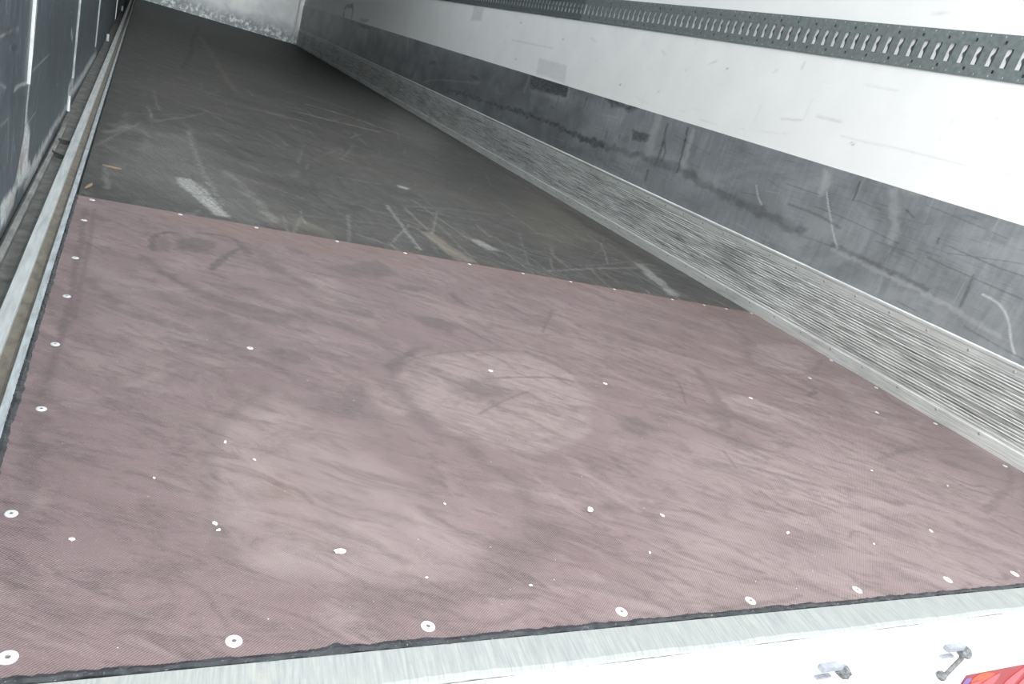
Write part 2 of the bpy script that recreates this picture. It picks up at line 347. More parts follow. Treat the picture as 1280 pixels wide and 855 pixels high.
def fnoise(u, v, seed=0, oct=4):
    s = np.zeros_like(u); a = 0.5
    for k in range(oct):
        s += a*vnoise(u*2**k, v*2**k, seed+k); a *= .5
    return s/(1-.5**oct)

def seg_dist(u, v, pts, closed):
    d = np.full(u.shape, 1e9)
    n = len(pts)
    for i in range(n if closed else n-1):
        (x0,y0),(x1,y1) = pts[i], pts[(i+1) % n]
        dx, dy = x1-x0, y1-y0
        t = np.clip(((u-x0)*dx+(v-y0)*dy)/max(dx*dx+dy*dy, 1e-12), 0, 1)
        d = np.minimum(d, np.hypot(u-x0-t*dx, v-y0-t*dy))
    return d

def smooth_curve(pts):
    if len(pts) < 3: return pts
    P = [pts[0]] + list(pts) + [pts[-1]]
    out = []
    for i in range(1, len(P)-2):
        p0, p1, p2, p3 = [np.array(q) for q in P[i-1:i+3]]
        for t in (0, .25, .5, .75):
            out.append(tuple(0.5*((2*p1)+(-p0+p2)*t+(2*p0-5*p1+4*p2-p3)*t*t+(-p0+3*p1-3*p2+p3)*t**3)))
    out.append(tuple(pts[-1]))
    return out

def worn(me, surface, axes):
    """writes the marks of one surface as the colour attribute «wear»"""
    n = len(me.vertices)
    co = np.empty(n*3, dtype=np.float32); me.vertices.foreach_get('co', co); co = co.reshape(-1, 3).astype(np.float64)
    u, v = co[:, axes[0]], co[:, axes[1]]
    M = np.zeros((n, 4)); M[:, 3] = 1
    for k, (s, kind, ch, val, w, pts) in enumerate(STROKES):
        if s != surface: continue
        if kind == 'L': pts = smooth_curve(pts)
        pu = [p[0] for p in pts]; pv = [p[1] for p in pts]; m = w*2.5
        idx = np.where((u > min(pu)-m) & (u < max(pu)+m) & (v > min(pv)-m) & (v < max(pv)+m))[0]
        if len(idx) == 0: continue
        uu, vv = u[idx], v[idx]
        sc = 1.0/max(w*1.5, .012)
        jt = w*(1.6 if w > .009 or kind == 'P' else .5)
        ju = uu + (fnoise(uu*sc, vv*sc, k*7+1)-.5)*jt
        jv = vv + (fnoise(uu*sc, vv*sc, k*7+101)-.5)*jt
        if kind == 'L':
            d = seg_dist(ju, jv, pts, False)
            a = np.clip(1.25-d/w*1.25, 0, 1)
        else:
            d = seg_dist(ju, jv, pts, True)
            ins = np.zeros(len(idx), bool); q = len(pts)
            for i in range(q):
                (x0,y0),(x1,y1) = pts[i], pts[(i+1) % q]
                c = ((y0 > jv) != (y1 > jv))
                xx = (x1-x0)*(jv-y0)/((y1-y0) if abs(y1-y0) > 1e-9 else 1e-9)+x0
                ins ^= c & (ju < xx)
            d = np.where(ins, d, -d)
            a = np.clip(.5+d/w*.6, 0, 1)
        a = a*a*(3-2*a)*val*(.55+.9*fnoise(uu*sc*2.2, vv*sc*2.2, k*3+55, 3))
        M[idx, ch] = np.maximum(M[idx, ch], a)
    M = np.clip(M, 0, 1)
    at = me.color_attributes.new('wear', 'FLOAT_COLOR', 'POINT')
    at.data.foreach_set('color', M.astype(np.float32).ravel())

def grid_faces(nu, nv, off=0):
    i, j = np.meshgrid(np.arange(nu-1), np.arange(nv-1), indexing='ij')
    a = (i*nv+j).ravel()+off
    return np.stack([a, a+nv, a+nv+1, a+1], 1)

def sheet(name, us, vs, place, thick, surface, axes, material, flip=False):
    """closed slab: dense worn face over (us,vs), skirts and a back; place(u,v,depth)->xyz arrays"""
    nu, nv = len(us), len(vs)
    U, V = np.meshgrid(us, vs, indexing='ij')
    top = np.stack(place(U.ravel(), V.ravel(), 0*U.ravel()), 1)
    rim = [i*nv for i in range(nu)] + [(nu-1)*nv+j for j in range(1, nv)] + [i*nv+nv-1 for i in range(nu-2, -1, -1)] + [j for j in range(nv-2, 0, -1)]
    ru, rv = U.ravel()[rim], V.ravel()[rim]
    back = np.stack(place(ru, rv, np.full(len(rim), thick)), 1)
    verts = np.concatenate([top, back])
    faces = grid_faces(nu, nv).tolist()
    N = nu*nv; R = len(rim)
    faces += [(rim[k], N+k, N+(k+1) % R, rim[(k+1) % R]) for k in range(R)]
    faces.append(tuple(N+k for k in range(R)))
    faces = [tuple(f) for f in faces]
    if flip: faces = [f[::-1] for f in faces]
    me = bpy.data.meshes.new(name)
    me.from_pydata(verts.tolist(), [], faces); me.update()
    worn(me, surface, axes)
    return link_mesh(name, me, material)

def steps(y0, y1, d0, g):
    ys = [y0]
    while ys[-1] < y1: ys.append(ys[-1]+d0+g*max(0, ys[-1]))
    ys[-1] = y1
    return np.array(ys)

# ------------------------------------------------------------------ node materials
class Mt:
    def __init__(s, name):
        s.m = bpy.data.materials.new(name); s.m.use_nodes = True
        s.t = s.m.node_tree; s.n = s.t.nodes; s.l = s.t.links
        s.b = s.n['Principled BSDF']
        s.tc = s.n.new('ShaderNodeTexCoord').outputs['Object']
    def link(s, a, b): s.l.new(a, b)
    def put(s, sock, v):
        if hasattr(v, 'is_linked') or hasattr(v, 'node'): s.l.new(v, sock)
        else: sock.default_value = v
    def vec(s, scale=(1,1,1), rot=(0,0,0), src=None):
        src = src or s.tc
        if any(rot):                                  # turn first, stretch after
            q = s.n.new('ShaderNodeMapping'); q.inputs['Rotation'].default_value = rot
            s.l.new(src, q.inputs[0]); src = q.outputs[0]
        k = s.n.new('ShaderNodeMapping'); k.inputs['Scale'].default_value = scale
        s.l.new(src, k.inputs[0]); return k.outputs[0]
    def noise(s, vec, scale, detail=4, rough=.55, dist=0):
        k = s.n.new('ShaderNodeTexNoise'); s.l.new(vec, k.inputs['Vector'])
        k.inputs['Scale'].default_value = scale; k.inputs['Detail'].default_value = detail
        k.inputs['Roughness'].default_value = rough; k.inputs['Distortion'].default_value = dist
        return k.outputs['Fac']
    def wave(s, vec, scale, dist=0):
        k = s.n.new('ShaderNodeTexWave'); s.l.new(vec, k.inputs['Vector']); k.inputs['Scale'].default_value = scale
        k.inputs['Distortion'].default_value = dist; k.inputs['Detail'].default_value = 1
        return k.outputs['Fac']
    def dots(s, vec, scale, r):
        k = s.n.new('ShaderNodeTexVoronoi'); s.l.new(vec, k.inputs['Vector']); k.inputs['Scale'].default_value = scale
        q = s.range(k.outputs['Distance'], r, r*.5); 
        c = s.n.new('ShaderNodeSeparateColor'); s.l.new(k.outputs['Color'], c.inputs[0])
        return s.math('MULTIPLY', q, s.range(c.outputs[0], .55, .7))
    def range(s, f, a, b, c=0., d=1.):
        k = s.n.new('ShaderNodeMapRange'); s.put(k.inputs[0], f)
        for i, v in enumerate((a, b, c, d)): k.inputs[i+1].default_value = v
        return k.outputs[0]
    def math(s, op, a, b=0.):
        k = s.n.new('ShaderNodeMath'); k.operation = op; s.put(k.inputs[0], a); s.put(k.inputs[1], b); return k.outputs[0]
    def mix(s, f, a, b, mode='MIX'):
        k = s.n.new('ShaderNodeMix'); k.data_type = 'RGBA'; k.blend_type = mode
        s.put(k.inputs[0], f)
        for i, v in ((6, a), (7, b)):
            s.put(k.inputs[i], v if not isinstance(v, tuple) else (*v[:3], 1.0))
        return k.outputs[2]
    def wear(s):
        k = s.n.new('ShaderNodeVertexColor'); k.layer_name = 'wear'
        q = s.n.new('ShaderNodeSeparateColor'); s.l.new(k.outputs[0], q.inputs[0])
        return q.outputs[0], q.outputs[1], q.outputs[2]
    def xyz(s):
        k = s.n.new('ShaderNodeSeparateXYZ'); s.l.new(s.tc, k.inputs[0]); return k.outputs
    def bump(s, h, strength=.2, dist=.002):
        k = s.n.new('ShaderNodeBump'); k.inputs['Strength'].default_value = strength; k.inputs['Distance'].default_value = dist
        s.l.new(h, k.inputs['Height']); s.l.new(k.outputs[0], s.b.inputs['Normal'])
    def done(s, col=None, rough=.5, metal=0., spec=.5):
        if col is not None: s.put(s.b.inputs['Base Color'], col if not isinstance(col, tuple) else (*col[:3], 1.0))
        s.put(s.b.inputs['Roughness'], rough); s.put(s.b.inputs['Metallic'], metal)
        s.b.inputs['Specular IOR Level'].default_value = spec
        return s.m

def simple(name, col, rough=.5, metal=0., var=.25, scale=40, stretch=(1,1,1), spec=.5):
    m = Mt(name)
    f = m.noise(m.vec(stretch), scale, 5, .6)
    lo = tuple(c*(1-var) for c in col); hi = tuple(min(1, c*(1+var)) for c in col)
    return m.done(m.mix(m.range(f, .3, .7), lo, hi), rough, metal, spec)

# new brown film-faced plywood with its wire-mesh imprint
def mat_new_ply():
    m = Mt('brown_mesh_film_plywood')
    A, B, C = m.wear()
    d1 = m.noise(m.vec((1.0,2.6,1), (0,0,.45)), 3.2, 8, .62, .6)
    d2 = m.noise(m.vec((1.5,5,1), (0,0,.55)), 5.5, 9, .72, 1.2)
    d4 = m.noise(m.vec((1,1.7,1), (0,0,.7)), 2.9, 7, .68, 2.2)
    d3 = m.noise(m.vec((1,3.4,1), (0,0,.3)), 60, 6, .75)
    fine = m.range(d3, .36, .62)
    col = m.mix(m.range(d1, .35, .68), NEW_A, NEW_B)
    col = m.mix(m.math('MULTIPLY', m.range(d4, .50, .66), .36), col, NEW_LIGHT)
    col = m.mix(m.math('MULTIPLY', m.math('MULTIPLY', m.range(d2, .48, .62), m.range(d3, .3, .60, .25, 1.)), .9), col, NEW_DARK)
    lines = m.math('ABSOLUTE', m.math('SUBTRACT', d4, .5))
    col = m.mix(m.math('MULTIPLY', m.range(lines, .012, .002), m.range(d2, .4, .6, 0, .5)), col, NEW_DARK)
    col = m.mix(m.math('MULTIPLY', fine, .22), col, NEW_DARK)
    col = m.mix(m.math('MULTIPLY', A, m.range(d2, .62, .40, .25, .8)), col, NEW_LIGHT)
    brk = m.range(d3, .3, .6, .5, 1.)
    col = m.mix(m.math('MULTIPLY', B, brk), col, (.036,.021,.021))
    col = m.mix(m.math('MULTIPLY', m.math('MULTIPLY', C, m.range(d2, .35, .6, .2, 1.)), .8), col, NEW_RUST)
    tw = m.wave(m.vec((1,1,1), (0,0,-TWILL)), 125)
    col = m.mix(m.math('MULTIPLY', m.range(tw, .35, .65), .14), col, (.62,.56,.56))
    sp = m.noise(m.vec(), 700, 2, .5)
    col = m.mix(m.range(sp, .66, .74, 0, .35), col, (.7,.66,.66))
    dt = m.dots(m.vec(), 42, .045)
    col = m.mix(m.math('MULTIPLY', dt, .8), col, (.9,.89,.87))
    m.bump(tw, .25, .0008)
    return m.done(col, m.range(d1, .3, .7, .42, .54), 0., .5)

def mat_old_ply():
    m = Mt('worn_dark_plywood')
    A, B, C = m.wear()
    s1 = m.noise(m.vec((.7,3.2,1), (0,0,.25)), 2.2, 8, .65, .4)
    s2 = m.noise(m.vec((1.2,6,1), (0,0,.9)), 5, 9, .7, .8)
    s3 = m.noise(m.vec((1.2,30,1), (0,0,1.25)), 5, 6, .7)
    s4 = m.noise(m.vec(), 130, 4, .7)
    sw = m.noise(m.vec((1,1,1)), 1.1, 6, .6, 1.5)
    col = m.mix(m.range(s1, .3, .7), OLD_A, OLD_B)
    col = m.mix(m.math('MULTIPLY', m.range(sw, .5, .68), .5), col, OLD_TAN)
    col = m.mix(m.math('MULTIPLY', m.range(s2, .5, .72), .5), col, OLD_LIGHT)
    col = m.mix(m.math('MULTIPLY', m.range(s3, .53, .68), .55), col, OLD_LIGHT)
    col = m.mix(m.math('MULTIPLY', m.range(s4, .5, .68), .6), col, (.028,.027,.026))
    g1 = m.noise(m.vec((1,1.6,1), (0,0,.6)), 22, 7, .75, .5)
    col = m.mix(m.math('MULTIPLY', m.range(g1, .52, .66), .5), col, (.024,.023,.022))
    col = m.mix(m.math('MULTIPLY', m.range(g1, .46, .34), .35), col, OLD_LIGHT)
    col = m.mix(m.math('MULTIPLY', m.math('MULTIPLY', C, m.range(s2, .3, .6, .3, 1)), .75), col, OLD_RUST)
    col = m.mix(m.math('MULTIPLY', m.math('MULTIPLY', A, m.range(s3, .35, .6, .6, 1.)), m.range(s4, .35, .6, .95, .4)), col, OLD_WHITE)
    col = m.mix(m.math('MULTIPLY', B, .85), col, (.02,.02,.02))
    dt = m.dots(m.vec(), 14, .03)
    col = m.mix(m.math('MULTIPLY', dt, .55), col, (.6,.62,.6))
    m.bump(s4, .15, .001)
    return m.done(col, m.range(s2, .3, .7, .42, .6), 0., .4)

def mat_kick():
    m = Mt('scuffed_galvanised_sheet')
    A, B, C = m.wear()
    v = m.noise(m.vec((1,9,1.6)), 5, 9, .62, .3)
    h = m.noise(m.vec((1,1.2,30)), 5, 8, .7)
    c = m.noise(m.vec((1,1,2)), 2.2, 6, .6, .8)
    f = m.noise(m.vec((1,1,1)), 90, 5, .7)
    col = m.mix(m.range(v, .2, .8), KICK_A, KICK_B)
    col = m.mix(m.math('MULTIPLY', m.range(c, .45, .7), .45), col, KICK_D)
    col = m.mix(m.math('MULTIPLY', m.range(h, .56, .74), .5), col, KICK_D)
    col = m.mix(m.math('MULTIPLY', m.range(c, .46, .30), .45), col, (.60,.635,.655))
    col = m.mix(m.math('MULTIPLY', m.range(f, .55, .75), .2), col, KICK_D)
    col = m.mix(m.math('MULTIPLY', A, .85), col, (.78,.80,.80))
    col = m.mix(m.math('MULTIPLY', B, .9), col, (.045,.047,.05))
    m.bump(c, .12, .01)
    return m.done(col, m.range(v, .3, .7, .36, .5), .55, .5)

def mat_wall():
    m = Mt('white_wall_panel')
    A, B, C = m.wear()
    h = m.noise(m.vec((1,1.5,40)), 6, 7, .7)
    c = m.noise(m.vec(), 5, 6, .6)
    col = m.mix(m.range(c, .3, .7), (.84,.86,.86), (.90,.915,.915))
    col = m.mix(m.math('MULTIPLY', m.range(h, .6, .78), .25), col, (.55,.58,.58))
    col = m.mix(m.math('MULTIPLY', A, .5), col, (.92,.94,.94))
    col = m.mix(m.math('MULTIPLY', B, .75), col, (.22,.23,.24))
    return m.done(col, .38, 0., .5)

def mat_door():
    m = Mt('dull_blue_grey_door_skin')
    A, B, C = m.wear()
    v = m.noise(m.vec((1,14,1.2)), 5, 9, .68)
    d = m.noise(m.vec((1,6,6), (.7,0,0)), 5, 7, .7)
    f = m.noise(m.vec(), 120, 5, .75)
    c = m.noise(m.vec(), 3, 5, .6, .5)
    col = m.mix(m.range(v, .32, .68), DOOR_A, DOOR_B)
    col = m.mix(m.math('MULTIPLY', m.range(d, .55, .72), .45), col, (.36,.40,.43))
    col = m.mix(m.math('MULTIPLY', m.range(c, .5, .7), .4), col, DOOR_D)
    brk = m.range(f, .35, .55, .5, 1)
    col = m.mix(m.math('MULTIPLY', A, brk), col, (.74,.78,.78))
    col = m.mix(m.math('MULTIPLY', B, .85), col, (.05,.055,.06))
    col = m.mix(m.math('MULTIPLY', m.math('MULTIPLY', C, brk), .8), col, (.30,.20,.13))
    m.bump(c, .15, .012)
    return m.done(col, m.range(v, .3, .7, .38, .55), .4, .5)

def mat_scuff():
    m = Mt('scored_aluminium_profile')
    h = m.noise(m.vec((1,1.3,75)), 4, 10, .75, .3)
    g = m.noise(m.vec((1,4,140)), 4, 8, .7)
    c = m.noise(m.vec((1,1,2)), 2.5, 5, .6)
    z = m.xyz()[2]
    mid = m.math('MULTIPLY', m.range(z, .045, .06), m.range(z, .235, .215))      # the band pallets rub against
    col = m.mix(m.range(g, .35, .65), ALU_A, ALU_B)
    k = m.math('MULTIPLY', m.range(h, .47, .58), m.range(mid, 0, 1, .35, 1.))
    col = m.mix(m.math('MULTIPLY', k, .82), col, ALU_D)
    col = m.mix(m.math('MULTIPLY', m.math('MULTIPLY', m.range(g, .5, .62), mid), .55), col, ALU_D)
    col = m.mix(m.math('MULTIPLY', m.range(c, .5, .7), .35), col, ALU_D)
    m.bump(h, .4, .002)
    return m.done(col, m.range(h, .3, .7, .36, .55), .5, .5)

def mat_front():
    m = Mt('dented_front_sheet')
    z = m.xyz()[2]
    n = m.noise(m.vec((1.2,1,1)), 14, 8, .75)
    c = m.noise(m.vec((1,1,1)), 2.2, 6, .6, .5)
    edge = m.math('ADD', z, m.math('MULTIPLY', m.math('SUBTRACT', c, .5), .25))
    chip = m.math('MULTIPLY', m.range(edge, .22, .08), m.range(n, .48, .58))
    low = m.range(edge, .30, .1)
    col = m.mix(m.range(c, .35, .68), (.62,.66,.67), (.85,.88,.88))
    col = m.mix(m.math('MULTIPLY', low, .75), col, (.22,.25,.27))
    col = m.mix(chip, col, (.86,.9,.92))
    m.bump(n, .3, .01)
    return m.done(col, .34, .8, .5)

def mat_sill():
    m = Mt('brushed_aluminium_sill')
    s = m.noise(m.vec((60,4,1), (0,0,.12)), 4, 7, .7)
    c = m.noise(m.vec(), 18, 5, .6)
    col = m.mix(m.range(s, .35, .65), SILL_A, SILL_B)
    col = m.mix(m.math('MULTIPLY', m.range(c, .5, .72), .45), col, (.33,.335,.31))
    col = m.mix(m.math('MULTIPLY', m.range(c, .42, .3), .3), col, (.44,.40,.33))
    return m.done(col, .45, .2, .5)

def mat_seal():
    m = Mt('black_sealant')
    n = m.noise(m.vec(), 260, 4, .7)
    g = m.noise(m.vec((1,1,1)), 40, 4, .6)
    col = m.mix(m.range(g, .35, .7), (.012,.015,.018), (.05,.058,.062))
    col = m.mix(m.range(n, .62, .72, 0, .7), col, (.4,.43,.45))
    m.bump(n, .6, .002)
    return m.done(col, .45, 0., .5)

TWILL = math.radians(129.25)
NEW_A = (.120,.074,.077); NEW_B = (.180,.123,.128); NEW_DARK = (.062,.037,.037); NEW_LIGHT = (.285,.228,.218); NEW_RUST = (.15,.070,.038)
OLD_A = (.029,.027,.025); OLD_B = (.060,.058,.054); OLD_LIGHT = (.145,.147,.142); OLD_TAN = (.078,.066,.052); OLD_RUST = (.22,.195,.145); OLD_WHITE = (.50,.51,.49)
KICK_A = (.33,.36,.38); KICK_B = (.50,.53,.55); KICK_D = (.13,.143,.15)
DOOR_A = (.068,.083,.097); DOOR_B = (.135,.16,.18); DOOR_D = (.06,.07,.078)
ALU_A = (.66,.69,.675); ALU_B = (.82,.845,.83); ALU_D = (.105,.11,.105)
SILL_A = (.235,.26,.26); SILL_B = (.36,.375,.365)

M_NEW = mat_new_ply(); M_OLD = mat_old_ply(); M_KICK = mat_kick(); M_WALL = mat_wall(); M_DOOR = mat_door()
M_SCUFF = mat_scuff(); M_FRONT = mat_front(); M_SILL = mat_sill(); M_SEAL = mat_seal()
M_WHITE = simple('white_frame_paint', (.90,.91,.91), .35, 0, .04, 30)
M_CEIL = simple('white_ceiling_panel', (.84,.86,.86), .5, 0, .04, 5)
def mat_fill_roof():
    m = Mt('fill_light_roof')
    m.done((.82,.85,.85), .5)
    tr = m.n.new('ShaderNodeBsdfTranslucent'); tr.inputs[0].default_value = (.86,.87,.865,1)
    mx = m.n.new('ShaderNodeMixShader'); mx.inputs[0].default_value = ROOF_T
    m.link(m.b.outputs[0], mx.inputs[1]); m.link(tr.outputs[0], mx.inputs[2])
    m.link(mx.outputs[0], m.n['Material Output'].inputs[0])
    return m.m
ROOF_T = .60
M_FILL_ROOF = mat_fill_roof()
def mat_rail(name, c):
    m = Mt(name)
    f = m.noise(m.vec(), 60, 5, .6)
    col = m.mix(m.range(f, .3, .7), tuple(k*.8 for k in c), tuple(k*1.2 for k in c))
    x, y, z = m.xyz()
    fy = m.math('ABSOLUTE', m.math('SUBTRACT', m.math('FRACT', m.math('MULTIPLY', y, 20)), .5))
    fz = m.math('MINIMUM', m.math('ABSOLUTE', m.math('SUBTRACT', z, 1.0265)), m.math('ABSOLUTE', m.math('SUBTRACT', z, 1.1445)))
    tick = m.math('MULTIPLY', m.range(fy, .035, .025), m.range(fz, .0032, .0026))          # stamped ticks along both margins
    n2 = m.noise(m.vec(), 14, 2, .5)
    col = m.mix(m.math('MULTIPLY', tick, m.range(n2, .3, .6, .3, .9)), col, (.72,.75,.74))
    rs = m.noise(m.vec(), 45, 2, .5)
    col = m.mix(m.range(rs, .74, .78, 0, .8), col, (.20,.085,.05))
    return m.done(col, .42, .3, .5)
M_RAIL = mat_rail('zinc_rail', (.20,.235,.235))
M_SLOT_SHADE = simple('slot_shade_zinc', (.09,.11,.125), .5, .3, .2, 60)  # zinc darkened for the shadow inside the slots
M_RAILTOP = simple('worn_aluminium', (.56,.595,.595), .45, .5, .22, 12, (6,.6,1))
M_LIP = simple('aluminium_lip', (.42,.47,.49), .45, .4, .3, 30, (3,.6,1))
M_GROOVE = simple('dirt_filled_groove', (.13,.118,.095), .8, 0, .35, 60, (1,.5,1))
M_CHANNEL = simple('grimy_channel', (.12,.122,.115), .7, 0, .5, 25)
M_RUBBER = simple('grey_rubber', (.19,.195,.19), .65, 0, .4, 40, (1,.4,1))
M_BEAD = simple('bright_aluminium_edge', (.78,.82,.82), .35, .4, .15, 40)
M_STEEL = simple('bright_screw_steel', (.66,.69,.70), .35, .3, .08, 200)
M_RECESS = simple('shaded_steel', (.42,.45,.46), .5, .5, .15, 200)
M_RIVET = simple('dull_rivet', (.36,.38,.38), .5, .5, .2, 200)
M_PIN = simple('pale_pin_steel', (.85,.87,.85), .4, .1, .08, 100)
M_CRUMB = simple('white_filler_crumb', (.88,.88,.86), .7, 0, .08, 300)
M_WOOD = simple('splinter_wood', (.26,.19,.125), .7, 0, .25, 100, (4,1,1))
M_SLAB = simple('underfloor_board', (.05,.05,.05), .8, 0, .2, 10)
M_CONC = simple('yard_concrete', (.36,.36,.35), .85, 0, .2, 1.2)
M_RED = simple('red_print', (.22,.003,.008), .4, 0, .08, 12)
M_PINK = simple('pink_print', (.44,.055,.07), .4, 0, .2, 60)
M_ORANGE = simple('orange_print', (.42,.05,.004), .4, 0, .15, 40)
M_VIOLET = simple('violet_print', (.12,.07,.25), .4, 0, .15, 40)
M_BLUEGREY = simple('keeper_zinc', (.23,.25,.29), .4, .2, .25, 60)
M_BOLT = simple('greasy_bolt_steel', (.13,.135,.14), .5, .3, .6, 180)

# ------------------------------------------------------------------ setting
structure(box('ground', -14, 16, -30, 20, -1.35, -1.25, M_CONC))
structure(box('trim_1', -.14, 2.44, REAR+.008, LEN, -.16, -.0395, M_SLAB))          # floor frame below everything
structure(box('trim_2', -.003, 2.4165, -.008, LEN, -.039, -.0095, M_SLAB))          # board under the sheets

ys = steps(MAT_END, LEN, .006, .0032)
structure(sheet('floor', np.linspace(0.0, 2.417, 304), ys, lambda u, v, d: (u, v, -d - .0005), .008, 'ply', (0, 1), M_OLD))

# right wall: white panels with a recess for the lashing rail
yw = steps(REAR, LEN, .006, .0032)
def wall_place(zr, x):
    return lambda u, v, d: (x + d, u, v)
lower = sheet('wall_right', yw, np.concatenate([np.arange(.60, 1.018, .0065), [1.018]]), wall_place(None, 2.4245), .03, 'wall', (1, 2), M_WALL, flip=True)
structure(lower)
structure(sheet('wall_right', steps(REAR, LEN, .02, .02), np.concatenate([np.arange(1.152, 1.45, .012), [1.8, 2.65]]), wall_place(None, 2.4245), .03, 'wall', (1, 2), M_WALL, flip=True))
structure(box('wall_right', 2.4272, 2.4545, REAR, LEN, 1.0185, 1.1515, M_WHITE))
structure(box('wall_right', 2.455, 2.50, REAR, LEN+.05, -.16, 2.70, M_WHITE))
ROOF_SPLIT = 6.6
def roof(name, y0, y1, material):
    return structure(mesh_py(name, [(-.17,y0,2.6505),(2.4545,y0,2.6505),(2.4545,y1,2.6505),(-.17,y1,2.6505)], [(3,2,1,0)], material))
roof('ceiling', ROOF_SPLIT, LEN+.05, M_CEIL)
roof('ceiling', REAR, ROOF_SPLIT, M_FILL_ROOF)          # unseen translucent rear bay, added to bring fill light deeper in
front = box('wall_front', -.17, 2.4235, LEN+.0005, LEN+.05, -.16, 2.65, M_FRONT)
structure(front)

# left side: door leaves
SEAMS = [REAR, 1.462, 2.87, 4.44, 7.77, LEN]
PINS = [(2.70, .03), (5.96, -.01), (9.75, -.01)]
for i in range(5):
    y0, y1 = SEAMS[i]+.002, SEAMS[i+1]-.002
    dy = (.004, .005, .007, .014, .02)[i]
    d = sheet('door_%d' % (i+1), np.linspace(y0, y1, int((y1-y0)/dy)), np.concatenate([np.arange(-.018, .56, .005 if i < 3 else .012), [1.2, 2.648]]),
              lambda u, v, dd: (-.115-dd, u, v), .04, 'door', (1, 2), M_DOOR)
    structure(d)
    # pale worn bead on the leaf's far edge, and the gasket under it
    if i < 4:
        w = (.005, .004, .006, .011)[i]
        zb = (.27, .10, .07, .0)[i]
        bm = bmesh.new(); bm_box(bm, -.1148, -.108, y1-w, y1, zb, 2.64, .001)
        from_bm('edge_bead', bm, M_BEAD if i in (0, 3) else M_LIP, d)
    box('bottom_gasket', -.150, -.119, y0, y1, -.030, -.0185, M_RUBBER, d)
    for py, pz in PINS:
        if y0 < py < y1:
            bm = bmesh.new()
            r = .006 if py < 4 else .011
            bmesh.ops.create_cone(bm, cap_ends=True, segments=12, radius1=r, radius2=r*.85, depth=.055,
                                  matrix=Matrix.Translation((-.112+r*.8, py, pz)))
            p = from_bm('locking_pin', bm, M_PIN, d)
            p['label'] = 'bright pale locking pin'
structure(box('wall_left', -.17, -.1555, REAR, LEN, -.16, 2.65, M_WHITE))

# ------------------------------------------------------------------ new floor sheet with its screws
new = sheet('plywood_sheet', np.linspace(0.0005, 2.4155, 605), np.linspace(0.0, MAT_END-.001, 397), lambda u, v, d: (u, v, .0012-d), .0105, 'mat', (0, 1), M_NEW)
tag(new, 'new reddish brown mesh-faced plywood sheet screwed down at the open end of the floor', 'plywood sheet')

def screw_mesh(r, name):
    """countersunk head: shallow dome with a rim and a star recess"""
    bm = bmesh.new()
    n = 24
    prof = [(r, 0.0), (r*.97, .0006), (r*.80, .0011), (r*.36, .0013)]
    rings = [[bm.verts.new((a*math.cos(2*math.pi*k/n), a*math.sin(2*math.pi*k/n), z)) for k in range(n)] for a, z in prof]
    star = [bm.verts.new((r*(.33 if k % 4 < 2 else .24)*math.cos(2*math.pi*k/n), r*(.33 if k % 4 < 2 else .24)*math.sin(2*math.pi*k/n), .0012)) for k in range(n)]
    pit = [bm.verts.new((v.co.x*.85, v.co.y*.85, -.0004)) for v in star]
    rings += [star, pit]
    for a, b in zip(rings, rings[1:]):
        for k in range(n): bm.faces.new((a[k], a[(k+1) % n], b[(k+1) % n], b[k]))
    f = bm.faces.new(pit)
    bmesh.ops.recalc_face_normals(bm, faces=bm.faces)
    me = bpy.data.meshes.new(name)
    bm.to_mesh(me); bm.free()
    me.materials.append(M_STEEL); me.materials.append(M_RECESS)
    for p in me.polygons:
        c = p.center
        if math.hypot(c.x, c.y) < r*.30: p.material_index = 1
    return me
S_BIG = screw_mesh(.0086, 'screw'); S_MID = screw_mesh(.0068, 'screw'); S_SMALL = screw_mesh(.0058, 'screw')
SCREWS_REAR = [(.049,.024),(.242,.021),(.455,.019),(.732,.016),(.971,.016),(1.220,.020),(1.482,.026),(1.707,.027)]
SCREWS_EDGE = [(.025,.236),(.030,.473),(.028,.683),(.028,.891),(.027,1.104),(.026,1.374),(.033,1.560)]
SCREWS_TOP = [(.242,1.566),(.441,1.567),(.675,1.570),(.892,1.570),(1.116,1.570),(1.320,1.571),(1.515,1.571),(1.707,1.571),(1.981,1.568),(2.145,1.568),(2.264,1.568),(2.404,1.567)]
SCREWS_RIGHT = [(2.402,1.128),(2.394,.917),(2.383,.677),(2.372,.439)]
SCREWS_MID = [(.335,.741),(.845,.746),(1.150,.737),(1.633,.735),(2.149,.719),(2.078,.931)]
for me, pts in ((S_BIG, SCREWS_REAR), (S_MID, SCREWS_EDGE+SCREWS_RIGHT), (S_SMALL, SCREWS_TOP+SCREWS_MID)):
    for x, y in pts:
        o = bpy.data.objects.new('screw', me); COL.objects.link(o); o.parent = new
        o.location = (x, y, .0011); o.rotation_euler = (0, 0, x*37 % 3)
        o['label'] = 'bright steel screw head'

